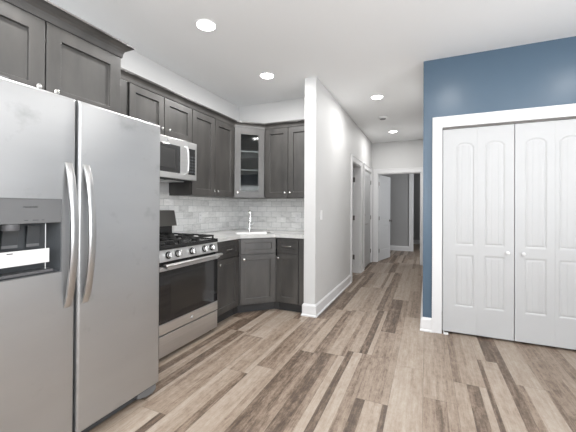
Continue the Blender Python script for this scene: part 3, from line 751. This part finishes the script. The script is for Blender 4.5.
finish('keypad_legend', boxes(*bb), dgray, cp)
finish('vent_underside', boxes((.04, mw - .04, .03, .36, mz0 - .012, mz0 - .0005)), blackm, t)
finish('grease_filter', boxes((.15, .36, .06, .30, mz0 - .016, mz0 - .0125), (.42, .63, .06, .30, mz0 - .016, mz0 - .0125)), steel, t)
def ge_badge(parent, x, z, r=.013, y=-.0005):
    bm = bmesh.new(); lathe(bm, [(r, 0), (r, .0015), (r * .86, .0022)], AX((x, y, z), (0, -1, 0)), 24); o = finish('badge', bm, inkm, parent, smooth=True)
    text_mesh('badge_lettering', 'GE', r * 1.25, Matrix.Translation((x, y - .0026, z)) @ Matrix.Rotation(math.pi / 2, 4, 'X'), white, o, .0003, shear=.25)
ge_badge(d, .350, 1.862)

# ------------------------------------------------------------------ range
t = thing('gas_range', 'stainless gas range with black oven glass and cast iron grates', 'range', (-1.930, 1.873, 0), math.pi / 2)
rw = .758
finish('body', boxes((.002, rw - .002, .030, .63, .03, .885)), blackm, t, bevel=.002)
dr = finish('drawer', boxes((0, rw, 0, .028, .036, .205)), steel, t, bevel=.004)
od = finish('oven_door', boxes((0, rw, 0, .028, .302, .758)), blackgl, t, bevel=.004)
oi = finish('oven_window', boxes((.12, rw - .12, -.0008, 0, .36, .66)), blackwin, od)
st = finish('door_lower_rail', boxes((0, rw, -.001, .028, .214, .300)), steel, od, bevel=.003)
ge_badge(st, rw / 2, .256, .016, -.0012)
finish('door_upper_rail', boxes((0, rw, -.001, .0285, .722, .758)), steel, od, bevel=.003)
bm = bmesh.new(); tube(bm, [(.005, -.048, .772), (rw - .005, -.048, .772)], (.020, .012), 16)
for x in (.045, rw - .045): box(bm, x - .012, x + .012, -.045, 0, .742, .757)
# handle posts tie into the bar
for x in (.045, rw - .045): box(bm, x - .012, x + .012, -.052, -.038, .750, .772)
finish('oven_handle', bm, steel, od, smooth=True, bevel=.001)
bm = bmesh.new(); prism_ax(bm, [(-.004, .797), (.03, .797), (.03, .892), (.010, .892)], 0, rw, 'x'); cpn = finish('control_panel', bm, steel, t, bevel=.003)
sl = Vector((0, -.989, .146))
for k, x in enumerate((.093, .198, .375, .549, .660)):
    M_ = AX((x, .003, .846), sl)
    bm = bmesh.new(); lathe(bm, [(.031, 0), (.031, .006), (.027, .008)], M_, 24); kn = finish('knob', bm, blackm, cpn, smooth=True)
    bm = bmesh.new(); lathe(bm, [(.023, .008), (.0225, .026), (.019, .031)], M_, 24)
    finish('knob_cap', bm, chrome, kn, smooth=True)
    bm = bmesh.new(); box(bm, -.006, .006, -.024, .024, .030, .044); bmesh.ops.transform(bm, matrix=M_ @ Matrix.Rotation(.0, 4, 'Z'), verts=bm.verts); finish('knob_grip', bm, chrome, kn, bevel=.002)
finish('cooktop', boxes((0, rw, -.002, .59, .893, .918), (0, rw, -.002, .012, .918, .926), (0, .012, .012, .59, .918, .926), (rw - .012, rw, .012, .59, .918, .926)), blackm, t, bevel=.004)
bm = bmesh.new(); bx_ = []
for (x, y, r) in ((.15, .16, .045), (.15, .42, .04), (.38, .29, .05), (.61, .16, .04), (.61, .42, .035)):
    bm = bmesh.new(); lathe(bm, [(r, .9185), (r, .929), (r * .85, .934), (r * .4, .935)], Matrix.Translation((x, y, 0)), 24); finish('burner', bm, irong, t, smooth=True)
for gx0, gx1 in ((.02, .262), (.266, .492), (.496, .738)):
    bm = bmesh.new(); y0, y1 = .035, .565; th_ = .011; zt0, zt1 = .948, .962
    for b in ((gx0, gx1, y0, y0 + th_, zt0, zt1), (gx0, gx1, y1 - th_, y1, zt0, zt1), (gx0, gx0 + th_, y0 + th_, y1 - th_, zt0, zt1), (gx1 - th_, gx1, y0 + th_, y1 - th_, zt0, zt1), (gx0 + th_, gx1 - th_, .295, .306, zt0, zt1)): box(bm, *b)
    xm = (gx0 + gx1) / 2
    for (a_, b_) in ((y0 + th_, .125), (.195, .295), (.306, .385), (.455, y1 - th_)): box(bm, xm - .005, xm + .005, a_, b_, zt0, zt1 + .003)
    for yc in (.16, .42):
        for (a_, b_) in ((gx0 + th_, xm - .035), (xm + .035, gx1 - th_)): box(bm, a_, b_, yc - .005, yc + .005, zt0, zt1 + .003)
    for x in (gx0, gx1 - .014):
        for y in (y0, .29, y1 - .014): box(bm, x, x + .014, y, y + .014, .9185, zt0)
    finish('grate', bm, irong, t, bevel=.002)
bm = bmesh.new(); prism_ax(bm, [(.592, .885), (.64, .885), (.64, 1.05), (.592, 1.05)], .012, rw - .012, 'x'); finish('backguard_base', bm, blackm, t, bevel=.002)
bm = bmesh.new(); prism_ax(bm, [(.535, 1.040), (.632, 1.040), (.632, 1.205), (.572, 1.205)], 0, rw, 'x'); bg = finish('backguard', bm, darksteel, t, bevel=.004)
bm = bmesh.new(); prism_ax(bm, [(.5420, 1.075), (.546, 1.075), (.5655, 1.175), (.5615, 1.175)], .24, .52, 'x'); finish('clock_display', bm, blackgl, bg)
for x in (.04, rw - .04):
    for y in (.07, .58):
        bm = bmesh.new(); lathe(bm, [(.018, 0), (.018, .03)], Matrix.Translation((x, y, 0)), 12); finish('foot', bm, blackm, t)

# ------------------------------------------------------------------ ceiling lights
def can(x, y, label, power=CAN):
    t = thing('recessed_light', label, 'ceiling light', (x, y, H), 0, 'recessed ceiling lights')
    bm = bmesh.new(); lathe(bm, [(.088, -.0005), (.086, -.005), (.078, -.008), (.074, -.004)], None, 32)
    finish('trim_ring', bm, white, t, smooth=True)
    bm = bmesh.new(); lathe(bm, [(.073, -.0042), (.066, -.009), (.03, -.0115)], None, 32); finish('lens', bm, lens, t, smooth=True)
    area('lamp', (0, 0, -.016), (0, 0, -1), .12, .12, power, (1, .985, .965), t, 'DISK')
can(-1.668, 2.093, 'round recessed light in the kitchen ceiling nearest the fridge')
can(-1.667, 3.172, 'round recessed light in the kitchen ceiling nearest the corner cabinets')
can(-.62, 4.369, 'nearer round recessed light in the hallway ceiling', 11.5)
can(-.61, 6.464, 'farther round recessed light in the hallway ceiling', 12)
can(-1.667, 1.0, 'round recessed light above the camera beside the fridge cabinet')
can(.27, 2.28, 'round recessed light in front of the blue wall near the hallway', 5)
can(1.5, 2.28, 'round recessed light in front of the blue wall right of the closet', 5)
can(.27, .4, 'round recessed light in the front room left of centre')
can(1.5, .4, 'round recessed light in the front room right of centre')
t = thing('smoke_detector', 'small round white smoke detector between the hallway ceiling lights', 'smoke detector', (-.665, 5.37, H))
bm = bmesh.new(); lathe(bm, [(.068, -.0005), (.068, -.012), (.062, -.026), (.045, -.032)], None, 28); finish('body', bm, white, t, smooth=True)
bm = bmesh.new(); lathe(bm, [(.047, -.0325), (.045, -.038), (.03, -.041)], None, 28); finish('sensor_cap', bm, mgray, t, smooth=True)
# added fill lamps without a visible source set the grey of the far rooms
area('far_room_fill', (1.9, 8.1, 1.9), (-1, 0, -.2), .8, .8, 34, (.95, .97, 1))
area('farthest_room_fill', (1.0, 10.9, 2.2), (-1, 0, -.3), .8, .8, 4, (.95, .97, 1))  # unseen fill added past the farthest doorway
